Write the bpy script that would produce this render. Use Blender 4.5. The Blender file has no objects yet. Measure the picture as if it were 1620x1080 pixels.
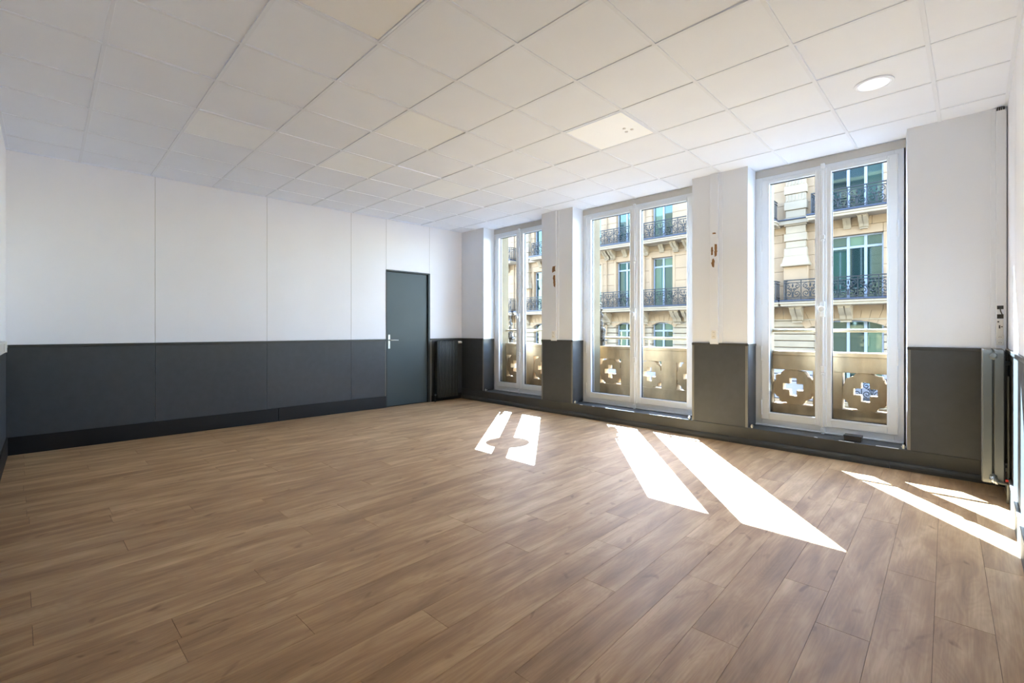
import bpy, bmesh, math, random
from mathutils import Vector, Matrix
random.seed(7)
PI = math.pi
SC = bpy.context.scene
COL = SC.collection

# ------------------------------------------------------------------ camera, light, exposure
H = 1.228
cam_d = bpy.data.cameras.new('camera'); cam = bpy.data.objects.new('camera', cam_d); COL.objects.link(cam)
cam.location = (0, 0, H); cam.rotation_euler = (PI/2, 0, 0.78169)
cam_d.sensor_width = 36; cam_d.lens = 733.12*36/1620
cam_d.shift_y = -(540-521.88)/1620; cam_d.clip_start = 0.02; cam_d.clip_end = 300
SC.camera = cam

SUNV = Vector((2.09, -2.515, -2.825)).normalized()
sd = bpy.data.lights.new('sun', 'SUN'); sun = bpy.data.objects.new('sun', sd); COL.objects.link(sun)
sd.energy = 66; sd.angle = math.radians(0.25); sd.color = (0.64, 0.82, 1.0)
sun.location = (-12, 18, 16); sun.rotation_euler = SUNV.to_track_quat('-Z', 'Y').to_euler()

wd = bpy.data.worlds.new('world'); SC.world = wd; wd.use_nodes = True
nt = wd.node_tree; nt.nodes.clear()
o = nt.nodes.new('ShaderNodeOutputWorld'); b = nt.nodes.new('ShaderNodeBackground'); s = nt.nodes.new('ShaderNodeTexSky')
s.sky_type = 'NISHITA'; s.sun_disc = False; s.sun_elevation = math.asin(-SUNV.z)
s.sun_rotation = math.atan2(-SUNV.x, -SUNV.y); s.air_density = 0.8; s.dust_density = 0.3; s.ozone_density = 1.0
b.inputs[1].default_value = 3.4
nt.links.new(s.outputs[0], b.inputs[0]); nt.links.new(b.outputs[0], o.inputs[0])

SC.view_settings.view_transform = 'Standard'; SC.view_settings.look = 'None'
SC.view_settings.gamma = 1; SC.view_settings.use_curve_mapping = False
SC.view_settings.exposure = 0.66
cy = SC.cycles
cy.max_bounces = 14; cy.diffuse_bounces = 10; cy.glossy_bounces = 4; cy.transparent_max_bounces = 12
cy.caustics_reflective = False; cy.caustics_refractive = False
cy.sample_clamp_indirect = 20.0
cy.use_denoising = True

# ------------------------------------------------------------------ materials
MATS = {}
def srgb(c):
    f = lambda v: (v/255)/12.92 if v/255 <= 0.04045 else ((v/255+0.055)/1.055)**2.4
    return tuple(f(v) for v in c)+(1,)
class NT:
    def __init__(s, name):
        s.m = bpy.data.materials.new(name); s.m.use_nodes = True; s.t = s.m.node_tree
        s.b = s.t.nodes['Principled BSDF']; MATS[name] = s.m
    def n(s, ty, **kw):
        x = s.t.nodes.new(ty)
        for k, v in kw.items():
            if k.startswith('i_'): x.inputs[k[2:].replace('_', ' ')].default_value = v
            else: setattr(x, k, v)
        return x
    def l(s, a, b): s.t.links.new(a, b)
def mat(name, rgb, rough=0.6, metal=0.0, var=0.06, vscale=6.0, bump=0.0, bscale=80.0, spec=0.5, stretch=(1, 1, 1), coat=0.0, rvar=0.0):
    m = NT(name); c = srgb(rgb)
    m.b.inputs['Roughness'].default_value = rough; m.b.inputs['Metallic'].default_value = metal
    m.b.inputs['Specular IOR Level'].default_value = spec
    m.b.inputs['Coat Weight'].default_value = coat; m.b.inputs['Coat Roughness'].default_value = 0.15
    g = m.n('ShaderNodeNewGeometry'); mp = m.n('ShaderNodeMapping'); mp.inputs['Scale'].default_value = stretch
    m.l(g.outputs['Position'], mp.inputs['Vector'])
    no = m.n('ShaderNodeTexNoise', i_Scale=vscale, i_Detail=4.0); m.l(mp.outputs[0], no.inputs['Vector'])
    r = m.n('ShaderNodeMapRange', i_From_Min=0.3, i_From_Max=0.7, i_To_Min=1-var, i_To_Max=1+var); m.l(no.outputs['Fac'], r.inputs['Value'])
    mu = m.n('ShaderNodeMix', data_type='RGBA', blend_type='MULTIPLY'); mu.inputs['Factor'].default_value = 1.0
    mu.inputs['A'].default_value = c
    cc = m.n('ShaderNodeCombineColor'); [m.l(r.outputs[0], cc.inputs[i]) for i in range(3)]
    m.l(cc.outputs[0], mu.inputs['B']); m.l(mu.outputs['Result'], m.b.inputs['Base Color'])
    if rvar:
        r2 = m.n('ShaderNodeMapRange', i_From_Min=0.3, i_From_Max=0.7, i_To_Min=rough-rvar, i_To_Max=rough+rvar)
        m.l(no.outputs['Fac'], r2.inputs['Value']); m.l(r2.outputs[0], m.b.inputs['Roughness'])
    if bump:
        n2 = m.n('ShaderNodeTexNoise', i_Scale=bscale, i_Detail=3.0); m.l(mp.outputs[0], n2.inputs['Vector'])
        bu = m.n('ShaderNodeBump', i_Strength=bump, i_Distance=0.01); m.l(n2.outputs['Fac'], bu.inputs['Height']); m.l(bu.outputs[0], m.b.inputs['Normal'])
    return m.m

WHITE = mat('white_wall_paint', (236, 237, 243), 0.55, var=0.012, vscale=2, bump=0.05, bscale=150)
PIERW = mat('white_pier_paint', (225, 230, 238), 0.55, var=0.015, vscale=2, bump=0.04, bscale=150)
LINT = mat('grey_lintel', (190, 189, 185), 0.6, var=0.02)  # darker grey than the piers, shared by the wall joint strips
TILE = mat('mineral_tile', (234, 241, 255), 0.85, var=0.012, vscale=3, bump=0.12, bscale=300)
TILEB = mat('new_mineral_tile', (240, 246, 255), 0.8, var=0.008, bump=0.08, bscale=300)
GRID = mat('white_grid_metal', (228, 235, 249), 0.4, var=0.0)
FRAMEW = mat('white_frame_lacquer', (222, 227, 232), 0.3, var=0.01, vscale=5)
FABRIC = mat('charcoal_fabric', (64, 67, 70), 0.55, var=0.07, vscale=14, bump=0.15, bscale=500, coat=0.12)
RAILD = mat('dark_rail_paint', (62, 63, 62), 0.4, var=0.05)
EDGE = mat('grey_edge_trim', (118, 117, 113), 0.35, var=0.05)
PLINTH = mat('grey_plinth_paint', (66, 67, 66), 0.5, var=0.10, vscale=7, bump=0.1, bscale=20)
BLACKB = mat('black_baseboard_paint', (10, 10, 12), 0.5, var=0.15)
DOORM = mat('grey_green_door_laminate', (62, 74, 76), 0.45, var=0.04, vscale=3)
DOORF = mat('dark_door_frame', (46, 52, 54), 0.45, var=0.06)
RADD = mat('black_radiator_paint', (46, 48, 46), 0.38, var=0.1)
RADG = mat('grey_radiator_enamel', (104, 107, 104), 0.28, var=0.06, vscale=4, coat=0.4, bump=0.08, bscale=25)
CHROME = mat('brushed_chrome', (190, 190, 188), 0.28, metal=1.0, var=0.04)
PLAST = mat('white_plastic', (224, 223, 219), 0.35, var=0.01)
PLASTD = mat('dark_contact', (50, 48, 45), 0.5, var=0.05)
TORN = mat('torn_brown_board', (138, 102, 66), 0.8, var=0.25, vscale=60)
BLACKP = mat('black_plastic', (24, 25, 30), 0.35, var=0.1)
GASKET = mat('black_gasket', (26, 27, 30), 0.5, var=0.0)
STONE = mat('limestone', (144, 119, 92), 0.85, var=0.10, vscale=1.6, bump=0.25, bscale=12)
STONEL = mat('pale_limestone', (141, 125, 104), 0.85, var=0.09, vscale=2.0, bump=0.2, bscale=14)
STONEW = mat('washed_limestone', (136, 130, 132), 0.8, var=0.06, vscale=2.0)
BALU = mat('weathered_balustrade_stone', (168, 142, 108), 0.85, var=0.42, vscale=4, bump=0.5, bscale=30, stretch=(1, 1, 0.4))
REVEAL = mat('buff_reveal_stone', (110, 96, 72), 0.85, var=0.12, vscale=5, bump=0.3, bscale=30)
GRIME = mat('grimy_carved_stone', (78, 72, 66), 0.9, var=0.4, vscale=18, bump=0.6, bscale=40)
IRON = mat('dark_blue_wrought_iron', (8, 10, 16), 0.6, var=0.1)
ZINC = mat('blue_grey_zinc', (38, 44, 60), 0.45, var=0.1)
FRAMEB = mat('pale_blue_window_paint', (129, 136, 149), 0.5, var=0.03)
RAILC = mat('cream_handrail_paint', (147, 133, 107), 0.5, var=0.15, vscale=9)
ASPH = mat('pale_street_paving', (106, 106, 110), 0.9, var=0.05, vscale=0.6)
OWNST = mat('dark_facade_stone', (122, 116, 98), 0.85, var=0.12, vscale=2.0)  # even stone tone, darkened to dim its reflection in the panes opposite
ROOM = mat('curtain_cloth', (190, 200, 196), 0.8, var=0.1)

def wood():
    m = NT('oak_vinyl_plank')
    g = m.n('ShaderNodeTexCoord'); oi = m.n('ShaderNodeObjectInfo')
    off = m.n('ShaderNodeVectorMath', operation='SCALE'); off.inputs[0].default_value = (13.7, 41.3, 7.1)
    m.l(oi.outputs['Random'], off.inputs['Scale'])
    ad = m.n('ShaderNodeVectorMath', operation='ADD'); m.l(g.outputs['Object'], ad.inputs[0]); m.l(off.outputs[0], ad.inputs[1])
    def noise(scale, st, det=4.0, dist=0.0, rough=0.5):
        mp = m.n('ShaderNodeMapping'); mp.inputs['Scale'].default_value = st; m.l(ad.outputs[0], mp.inputs[0])
        n = m.n('ShaderNodeTexNoise', i_Scale=scale, i_Detail=det, i_Distortion=dist, i_Roughness=rough); m.l(mp.outputs[0], n.inputs['Vector'])
        return n.outputs['Fac'], mp
    fine, _ = noise(1.0, (110, 3.2, 1), 5.0, 0.5, 0.62)
    cloud, _ = noise(1.0, (11, 1.9, 1), 4.0, 0.5)
    big, _ = noise(1.0, (3.5, 1.1, 1), 2.0, 0.3)
    # cathedral rings: bands of a warped field
    ringn, _ = noise(1.0, (6.5, 1.3, 1), 1.5, 0.5)
    sn = m.n('ShaderNodeMath', operation='MULTIPLY'); sn.inputs[1].default_value = 130; m.l(ringn, sn.inputs[0])
    si = m.n('ShaderNodeMath', operation='SINE'); m.l(sn.outputs[0], si.inputs[0])
    knot, _ = noise(1.0, (12, 5, 1), 1.0, 1.0)
    kr = m.n('ShaderNodeMapRange', i_From_Min=0.68, i_From_Max=0.80, i_To_Min=0.0, i_To_Max=1.0); m.l(knot, kr.inputs['Value'])
    ramp = m.n('ShaderNodeValToRGB'); e = ramp.color_ramp.elements
    e[0].position = 0.30; e[0].color = srgb((146, 112, 77)); e[1].position = 0.72; e[1].color = srgb((216, 181, 136))
    k = e.new(0.52); k.color = srgb((184, 147, 106))
    def mad(a, ka, c, kc):
        x = m.n('ShaderNodeMath', operation='MULTIPLY'); x.inputs[1].default_value = ka; m.l(a, x.inputs[0])
        y = m.n('ShaderNodeMath', operation='MULTIPLY_ADD'); y.inputs[1].default_value = kc; m.l(c, y.inputs[0]); m.l(x.outputs[0], y.inputs[2])
        return y.outputs[0]
    v = mad(cloud, 0.62, big, 0.28); v = mad(v, 1.0, fine, 0.28); v = mad(v, 1.0, si.outputs[0], 0.014); v = mad(v, 1.0, kr.outputs[0], -0.22)
    v = mad(v, 1.0, oi.outputs['Random'], 0.05)
    sb = m.n('ShaderNodeMath', operation='SUBTRACT'); sb.inputs[1].default_value = 0.09; m.l(v, sb.inputs[0])
    m.l(sb.outputs[0], ramp.inputs['Fac']); m.l(ramp.outputs[0], m.b.inputs['Base Color'])
    rr = m.n('ShaderNodeMapRange', i_From_Min=0.3, i_From_Max=0.7, i_To_Min=0.40, i_To_Max=0.5); m.l(fine, rr.inputs['Value']); m.l(rr.outputs[0], m.b.inputs['Roughness'])
    bu = m.n('ShaderNodeBump', i_Strength=0.12, i_Distance=0.002); m.l(fine, bu.inputs['Height']); m.l(bu.outputs[0], m.b.inputs['Normal'])
    m.b.inputs['Specular IOR Level'].default_value = 0.28
    return m.m
WOOD = wood()

def glass_mat():
    m = NT('clear_glass'); m.t.nodes.remove(m.b)
    out = [n for n in m.t.nodes if n.type == 'OUTPUT_MATERIAL'][0]
    lw = m.n('ShaderNodeLayerWeight', i_Blend=0.5); pw = m.n('ShaderNodeMath', operation='POWER'); pw.inputs[1].default_value = 5.0; m.l(lw.outputs['Facing'], pw.inputs[0])
    fr = m.n('ShaderNodeMath', operation='MULTIPLY_ADD'); fr.inputs[1].default_value = 0.94; fr.inputs[2].default_value = 0.014; m.l(pw.outputs[0], fr.inputs[0])
    tr = m.n('ShaderNodeBsdfTransparent'); gl = m.n('ShaderNodeBsdfGlossy', i_Roughness=0.02)
    tr.inputs[0].default_value = (0.97, 0.98, 0.97, 1)
    mx = m.n('ShaderNodeMixShader'); m.l(fr.outputs[0], mx.inputs[0]); m.l(tr.outputs[0], mx.inputs[1]); m.l(gl.outputs[0], mx.inputs[2]); m.l(mx.outputs[0], out.inputs[0])
    return m.m
GLASS = glass_mat()
def pane_mat():
    m = NT('reflection_green_far_pane')
    oi = m.n('ShaderNodeObjectInfo'); r = m.n('ShaderNodeValToRGB'); e = r.color_ramp.elements
    e[0].position = 0.0; e[0].color = srgb((16, 26, 30)); e[1].position = 1.0; e[1].color = srgb((74, 96, 78)); k = e.new(0.6); k.color = srgb((30, 48, 48))  # green of the reflected facade put into pane colour, varied per pane
    m.l(oi.outputs['Random'], r.inputs['Fac']); m.l(r.outputs[0], m.b.inputs['Base Color'])
    m.b.inputs['Roughness'].default_value = 0.03; m.b.inputs['IOR'].default_value = 1.62; m.b.inputs['Specular Tint'].default_value = (0.80, 1.0, 0.86, 1)
    return m.m
PANE = pane_mat()
def emis(name, rgb, st):
    m = NT(name); m.b.inputs['Base Color'].default_value = srgb(rgb); m.b.inputs['Emission Color'].default_value = srgb(rgb); m.b.inputs['Emission Strength'].default_value = st
    return m.m
LAMP = emis('lit_diffuser', (250, 252, 255), 0.35)
LED = emis('glowing_white_panel', (240, 244, 250), 0.10)  # faint glow added to the white panel to keep it bright
PANELD = mat('unlit_led_diffuser', (244, 247, 252), 0.25, var=0.01)

# ------------------------------------------------------------------ mesh helpers
def wloc(o):
    v = Vector((0, 0, 0))
    while o: v += o.location; o = o.parent
    return v
class MB:
    def __init__(s, T=None): s.v = []; s.f = []; s.T = T
    def add(s, vs, fs):
        n = len(s.v); s.v += [tuple(v) for v in vs]; s.f += [tuple(n+i for i in f) for f in fs]
        return s
    def box(s, x0, y0, z0, x1, y1, z1, c=0.0):
        if x1 < x0: x0, x1 = x1, x0
        if y1 < y0: y0, y1 = y1, y0
        if z1 < z0: z0, z1 = z1, z0
        c = min(c, (x1-x0)*.45, (y1-y0)*.45, (z1-z0)*.45)
        if c <= 0:
            vs = [(x, y, z) for z in (z0, z1) for y in (y0, y1) for x in (x0, x1)]
            return s.add(vs, [(0, 2, 3, 1), (4, 5, 7, 6), (0, 1, 5, 4), (2, 6, 7, 3), (0, 4, 6, 2), (1, 3, 7, 5)])
        X = (x0, x1); Y = (y0, y1); Z = (z0, z1); sg = (1, -1); vs = []; idx = {}
        for i in (0, 1):
            for j in (0, 1):
                for k in (0, 1):
                    for a in range(3):
                        p = [X[i]+sg[i]*c, Y[j]+sg[j]*c, Z[k]+sg[k]*c]
                        p[a] = (X[i], Y[j], Z[k])[a]
                        idx[i, j, k, a] = len(vs); vs.append(p)
        F = []
        for a in range(3):
            for e in (0, 1):
                q = []
                for (u, w) in ((0, 0), (1, 0), (1, 1), (0, 1)):
                    ijk = [0, 0, 0]; ijk[a] = e; ijk[(a+1) % 3] = u; ijk[(a+2) % 3] = w; q.append(idx[tuple(ijk)+(a,)])
                F.append(q if e else q[::-1])
        for a in range(3):
            b_, c_ = (a+1) % 3, (a+2) % 3
            for u in (0, 1):
                for w in (0, 1):
                    p0 = [0]*3; p0[b_] = u; p0[c_] = w; p1 = p0[:]; p1[a] = 1
                    q = [idx[tuple(p0)+(b_,)], idx[tuple(p1)+(b_,)], idx[tuple(p1)+(c_,)], idx[tuple(p0)+(c_,)]]
                    F.append(q)
        for i in (0, 1):
            for j in (0, 1):
                for k in (0, 1): F.append([idx[i, j, k, a] for a in range(3)])
        return s.add(vs, F)
    def prism(s, pts, a0, a1, axis='y'):
        n = len(pts)
        mk = {'y': lambda p, a: (p[0], a, p[1]), 'x': lambda p, a: (a, p[0], p[1]), 'z': lambda p, a: (p[0], p[1], a)}[axis]
        vs = [mk(p, a0) for p in pts]+[mk(p, a1) for p in pts]
        return s.add(vs, [tuple(range(n)), tuple(range(2*n-1, n-1, -1))]+[(i, (i+1) % n, n+(i+1) % n, n+i) for i in range(n)])
    def ring(s, outer, inner, a0, a1):      # two closed loops of (x,z), extruded in y
        n = len(outer); vs = []
        for a in (a0, a1): vs += [(p[0], a, p[1]) for p in outer]+[(p[0], a, p[1]) for p in inner]
        F = []
        for i in range(n):
            j = (i+1) % n
            F += [(i, j, n+j, n+i), (2*n+j, 2*n+i, 3*n+i, 3*n+j), (i, 2*n+i, 2*n+j, j), (n+j, 3*n+j, 3*n+i, n+i)]
        return s.add(vs, F)
    def tube(s, pts, r, n=8, closed=False):
        pts = [Vector(p) for p in pts]; rings = []; N = len(pts); up = None
        for i, p in enumerate(pts):
            t = (pts[min(i+1, N-1)]-pts[max(i-1, 0)]).normalized()
            if up is None: up = t.orthogonal().normalized()
            up = (up-t*up.dot(t)).normalized(); w = t.cross(up)
            rr = r[i] if isinstance(r, (list, tuple)) else r
            rings.append([p+(up*math.cos(2*PI*k/n)+w*math.sin(2*PI*k/n))*rr for k in range(n)])
        vs = [v for q in rings for v in q]
        F = [(i*n+k, i*n+(k+1) % n, (i+1)*n+(k+1) % n, (i+1)*n+k) for i in range(N-1) for k in range(n)]
        F += [tuple(range(n))[::-1], tuple((N-1)*n+k for k in range(n))]
        return s.add(vs, F)
    def lathe(s, prof, c, axis='z', n=24):
        vs = []; F = []; c = Vector(c)
        for (r, h) in prof:
            for k in range(n):
                a = 2*PI*k/n; x, y = r*math.cos(a), r*math.sin(a)
                vs.append(c+Vector({'z': (x, y, h), 'y': (x, h, y), 'x': (h, x, y)}[axis]))
        for i in range(len(prof)-1):
            for k in range(n): F.append((i*n+k, i*n+(k+1) % n, (i+1)*n+(k+1) % n, (i+1)*n+k))
        F += [tuple(range(n))[::-1], tuple((len(prof)-1)*n+k for k in range(n))]
        return s.add(vs, F)
    def build(s, name, m, parent=None, smooth=False, **props):
        me = bpy.data.meshes.new(name)
        base = wloc(parent) if parent else Vector((0, 0, 0))
        vs = [(s.T(*v) if s.T else Vector(v)) for v in s.v]
        if 'at' in props:
            at = Vector(props.pop('at'))
        else:
            mn = Vector([min(v[i] for v in vs) for i in range(3)]); mx = Vector([max(v[i] for v in vs) for i in range(3)])
            at = Vector(((mn.x+mx.x)/2, (mn.y+mx.y)/2, mn.z))
        me.from_pydata([v-at for v in vs], [], s.f); me.validate()
        bm = bmesh.new(); bm.from_mesh(me); bmesh.ops.recalc_face_normals(bm, faces=bm.faces); bm.to_mesh(me); bm.free()
        me.materials.append(m)
        if smooth:
            for p in me.polygons: p.use_smooth = True
            if hasattr(me, 'set_sharp_from_angle'): me.set_sharp_from_angle(angle=math.radians(38))
        ob = bpy.data.objects.new(name, me); COL.objects.link(ob)
        if parent: ob.parent = parent
        ob.location = at-base
        for k, v in props.items(): ob[k] = v
        return ob
def thing(name, label, cat, loc, group=None):
    e = bpy.data.objects.new(name, None); COL.objects.link(e); e.location = loc; e.empty_display_size = 0.05
    e['label'] = label; e['category'] = cat
    if group: e['group'] = group
    return e
def inst(src, loc, parent, name=None):
    c = src.copy(); COL.objects.link(c); c.parent = parent; c.location = Vector(loc)-wloc(parent)
    return c

# ------------------------------------------------------------------ room constants
XE = 0.20; YS = -0.27; YN = 5.33; YF = 5.575; ZC = 2.988
A = Vector((-6.69, -0.29)); D = Vector((0.12, 5.62)); LW = D.length; D = D/LW; N = Vector((D.y, -D.x))
def TW(s_, n, z): return Vector((A.x+D.x*s_+N.x*n, A.y+D.y*s_+N.y*n, z))   # west wall frame: along, out, up
RZ0, RZ1 = 1.055, 1.082            # dado rail
WBT = 0.178                        # wainscot bottom
OPEN = [(-5.982, -4.72), (-4.064, -2.322), (-1.713, -0.445)]
PIERF = [(-6.60, -5.982), (-4.653, -4.064), (-2.322, -1.713), (-0.404, XE)]
GLZ = [((-5.85, -5.42), (-5.267, -4.84)), ((-3.916, -3.278), (-3.127, -2.49)), ((-1.571, -1.141), (-1.005, -0.565))]
EXT = [(-5.90, -4.79), (-3.95, -2.455), (-1.60, -0.53)]

# ------------------------------------------------------------------ floor: planks laid 1.65 degrees off the wall
SUBF = mat('brown_subfloor', (58, 44, 34), 0.9)
fl = MB().box(-6.85, -0.45, -0.25, XE+0.15, 5.5, -0.006).build('floor', SUBF, kind='structure')
th = math.radians(-1.65); du = Vector((math.sin(th), math.cos(th))); dv = Vector((du.y, -du.x))   # along, across (+x)
O0 = Vector((-0.100, 2.17))
def clip(poly, p, nrm):
    out = []
    for i in range(len(poly)):
        a, b_ = poly[i], poly[(i+1) % len(poly)]; da = (a-p).dot(nrm); db = (b_-p).dot(nrm)
        if da >= 0: out.append(a)
        if (da >= 0) != (db >= 0): out.append(a+(b_-a)*(da/(da-db)))
    return out
PW = 0.1825; PL = 1.5
offs = {0: 2.69, -2: 2.295, -5: 2.30, -4: 1.904, -7: 1.916, -8: 2.32, -9: 2.714, -6: 1.22, -13: 0.446, -14: 0.828, -12: 0.43, -19: 0.42, -22: 0.416, -24: 0.05, -29: 0.03, -3: 1.1, -1: 1.55}
lim = [(Vector((XE-0.001, 0)), Vector((-1, 0))), (Vector((0, YS+0.001)), Vector((0, 1))), (Vector((0, YN-0.002)), Vector((0, -1))), (A+N*0.001, N)]
last = 0
for k in range(-39, 4):
    if k not in offs:
        c = random.choice([0.04, 0.43, 0.82, 1.21]); 
        while abs(c-last) < 0.1: c = random.choice([0.04, 0.43, 0.82, 1.21])
        offs[k] = c
    last = offs[k] % PL
    y0 = offs[k]-O0.y
    n0 = int(math.floor((-0.6-O0.y-y0)/PL))-1
    for j in range(n0, n0+7):
        u0 = y0+j*PL; u1 = u0+PL; v0 = k*PW; v1 = v0+PW; g = 0.0006
        P = [O0+du*(u0+g)+dv*(v0+g), O0+du*(u1-g)+dv*(v0+g), O0+du*(u1-g)+dv*(v1-g), O0+du*(u0+g)+dv*(v1-g)]
        for p_, n_ in lim: 
            P = clip(P, p_, n_)
            if len(P) < 3: break
        if len(P) < 3: continue
        ar = 0.5*abs(sum(P[i].x*P[(i+1) % len(P)].y-P[(i+1) % len(P)].x*P[i].y for i in range(len(P))))
        if ar < 0.0015: continue
        cx_ = sum(p.x for p in P)/len(P); cy_ = sum(p.y for p in P)/len(P); c0 = Vector((cx_, cy_)); m = MB()
        ch = 0.0008; inner = [c0+(p-c0)*(1-ch/max(0.03, (p-c0).length)) for p in P]; n = len(P)
        zt = random.uniform(-0.0003, 0.0)
        m.add([(p.x, p.y, zt) for p in inner]+[(p.x, p.y, zt-0.001) for p in P]+[(p.x, p.y, -0.006) for p in P],
              [tuple(range(n))]+[(i, (i+1) % n, n+(i+1) % n, n+i) for i in range(n)]+[(n+i, n+(i+1) % n, 2*n+(i+1) % n, 2*n+i) for i in range(n)])
        ob = m.build('plank', WOOD, fl, at=(cx_, cy_, 0))

# ------------------------------------------------------------------ ceiling: 60 cm grid
GX, GY = -3.79356, 0.25671
ce = MB().box(-6.9, -0.5, ZC+0.09, XE+0.2, 5.75, ZC+0.25).build('ceiling', WHITE, kind='structure')
XW = -6.70; YCE = 5.575
gxs = [GX+0.6*i for i in range(-5, 8) if XW-0.0 < GX+0.6*i < XE]; gys = [GY+0.6*j for j in range(-2, 10) if YS < GY+0.6*j < YCE]
def wx(y): return A.x+(y-A.y)*D.x/D.y      # west wall x at y
for x in gxs: MB().box(x-0.012, YS, ZC-0.001, x+0.012, YCE, ZC+0.03, 0.001).build('grid_runner', GRID, ce)
for y in gys: MB().box(wx(y)+0.001, y-0.012, ZC-0.0006, XE, y+0.012, ZC+0.03, 0.001).build('grid_runner', GRID, ce)
mb = MB(TW).box(0, 0.0, ZC-0.0008, LW, 0.022, ZC+0.03); mb.build('edge_angle', GRID, ce)
MB().box(-6.6, YS, ZC-0.0008, XE, YS+0.022, ZC+0.03).build('edge_angle', GRID, ce)
MB().box(XE-0.022, YS, ZC-0.0008, XE, YN, ZC+0.03).build('edge_angle', GRID, ce)
glow_panels = [(2, 5, 'with small sensor marks, before the middle window')]
bright = {(-2, 1), (0, 3), (-2, 3), (-2, 5)}
special = {(2, 1), (2, 5)} | {q[:2] for q in glow_panels}
for i in range(-6, 8):
    for j in range(-2, 10):
        x0 = max(GX+0.6*i+0.004, XW); x1 = min(GX+0.6*(i+1)-0.004, XE-0.002); y0 = max(GY+0.6*j+0.004, YS+0.002); y1 = min(GY+0.6*(j+1)-0.004, YCE-0.002)
        if x1-x0 < 0.03 or y1-y0 < 0.03: continue
        if (i, j) in special: continue
        xa = max(x0, wx(y0)+0.002); xb = max(x0, wx(y1)+0.002)
        z = [ZC+0.004+random.uniform(0, 0.0015) for _ in range(4)]
        if random.random() < 0.12: q = random.randrange(4); z[q] += 0.005; z[(q+1) % 4] += 0.005
        m = MB().add([(xa, y0, z[0]), (x1, y0, z[1]), (x1, y1, z[2]), (xb, y1, z[3]), (xa, y0, ZC+0.02), (x1, y0, ZC+0.02), (x1, y1, ZC+0.02), (xb, y1, ZC+0.02)],
                     [(0, 1, 2, 3), (7, 6, 5, 4), (0, 4, 5, 1), (1, 5, 6, 2), (2, 6, 7, 3), (3, 7, 4, 0)])
        m.build('ceiling_tile', TILEB if (i, j) in bright else TILE, ce)
# LED panel set in the grid (unlit)
def cell(i, j): return GX+0.6*i+0.014, GY+0.6*j+0.014, GX+0.6*(i+1)-0.014, GY+0.6*(j+1)-0.014
x0, y0, x1, y1 = cell(2, 1)
t = thing('ceiling_panel', 'square LED ceiling panel with slim white frame, unlit grey diffuser, nearest the lens', 'ceiling light', ((x0+x1)/2, (y0+y1)/2, ZC+0.0))
fr = MB()
for (a, b_, c, d) in ((x0, y0, x1, y0+0.014), (x0, y1-0.014, x1, y1), (x0, y0+0.014, x0+0.014, y1-0.014), (x1-0.014, y0+0.014, x1, y1-0.014)): fr.box(a, b_, ZC-0.001, c, d, ZC+0.02, 0.001)
fr.build('frame', GRID, t); MB().box(x0+0.014, y0+0.014, ZC+0.006, x1-0.014, y1-0.014, ZC+0.012).build('diffuser', PANELD, t)
for i, j, where in glow_panels:
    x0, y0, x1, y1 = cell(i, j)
    t = thing('ceiling_panel', 'bright white square ceiling panel, faint glow added, '+where, 'ceiling light', ((x0+x1)/2, (y0+y1)/2, ZC+0.0))
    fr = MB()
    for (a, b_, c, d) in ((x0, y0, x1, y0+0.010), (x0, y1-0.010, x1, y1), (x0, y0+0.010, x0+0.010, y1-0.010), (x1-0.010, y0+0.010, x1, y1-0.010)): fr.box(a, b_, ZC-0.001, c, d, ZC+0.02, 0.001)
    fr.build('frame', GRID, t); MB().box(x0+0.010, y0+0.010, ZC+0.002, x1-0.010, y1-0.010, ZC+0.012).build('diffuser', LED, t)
x0, y0, x1, y1 = cell(2, 5)
for (a, b_) in ((0.42, 0.30), (0.46, 0.36), (0.40, 0.37)): MB().lathe([(0.0005, -0.007), (0.012, -0.006), (0.016, 0.0)], (x0+a, y0+b_, ZC+0.002), n=12).build('sensor_dot', PLAST, t)
# downlight
t = thing('downlight', 'round recessed downlight with white rim in the ceiling before the right window', 'ceiling light', (-0.5, 4.18, ZC))
MB().lathe([(0.09, 0.008), (0.088, -0.002), (0.100, -0.007), (0.114, -0.002), (0.116, 0.003)], (-0.5, 4.18, ZC), n=48).build('rim', TILE, t, smooth=True)
MB().lathe([(0.0005, -0.0045), (0.06, -0.0045), (0.089, -0.003)], (-0.5, 4.18, ZC), n=48).build('diffuser', LAMP, t, smooth=True)

# ------------------------------------------------------------------ west wall with door
SEAM = [0.0, 1.18, 2.365, 3.527, 4.107, 4.925, LW]
DZ = 2.19
ww = MB(TW); ww.box(-0.2, -0.25, -0.05, 4.107, -0.012, ZC+0.05); ww.box(4.925, -0.25, -0.05, LW+0.3, -0.012, ZC+0.05); ww.box(4.107, -0.25, DZ, 4.925, -0.012, ZC+0.05); ww.box(4.0, -0.27, -0.05, 5.0, -0.20, DZ)
ww = ww.build('wall_west', WHITE, kind='structure')
for a, b_ in zip(SEAM[:-1], SEAM[1:]):
    dz = DZ+0.004 if a == 4.107 else RZ1
    MB(TW).box(a+0.0022, -0.012, dz, b_-0.0022, 0.0, ZC-0.001, 0.002).build('wall_panel', WHITE, ww)
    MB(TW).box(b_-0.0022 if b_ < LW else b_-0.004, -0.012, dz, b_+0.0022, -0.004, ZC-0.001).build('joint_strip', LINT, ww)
    if a != 4.107:
        MB(TW).box(a+0.001, -0.012, 0.0, b_-0.001, 0.001, RZ0+0.002, 0.001).build('wainscot_panel', FABRIC, ww)
mb = MB(TW); mb.box(0.0, -0.01, RZ0, 4.100, 0.014, RZ1, 0.003); mb.build('trim_1', RAILD, kind='structure')
mb = MB(TW); mb.box(4.932, -0.01, RZ0, LW-0.004, 0.014, RZ1, 0.003); mb.build('trim_2', RAILD, kind='structure')
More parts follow.
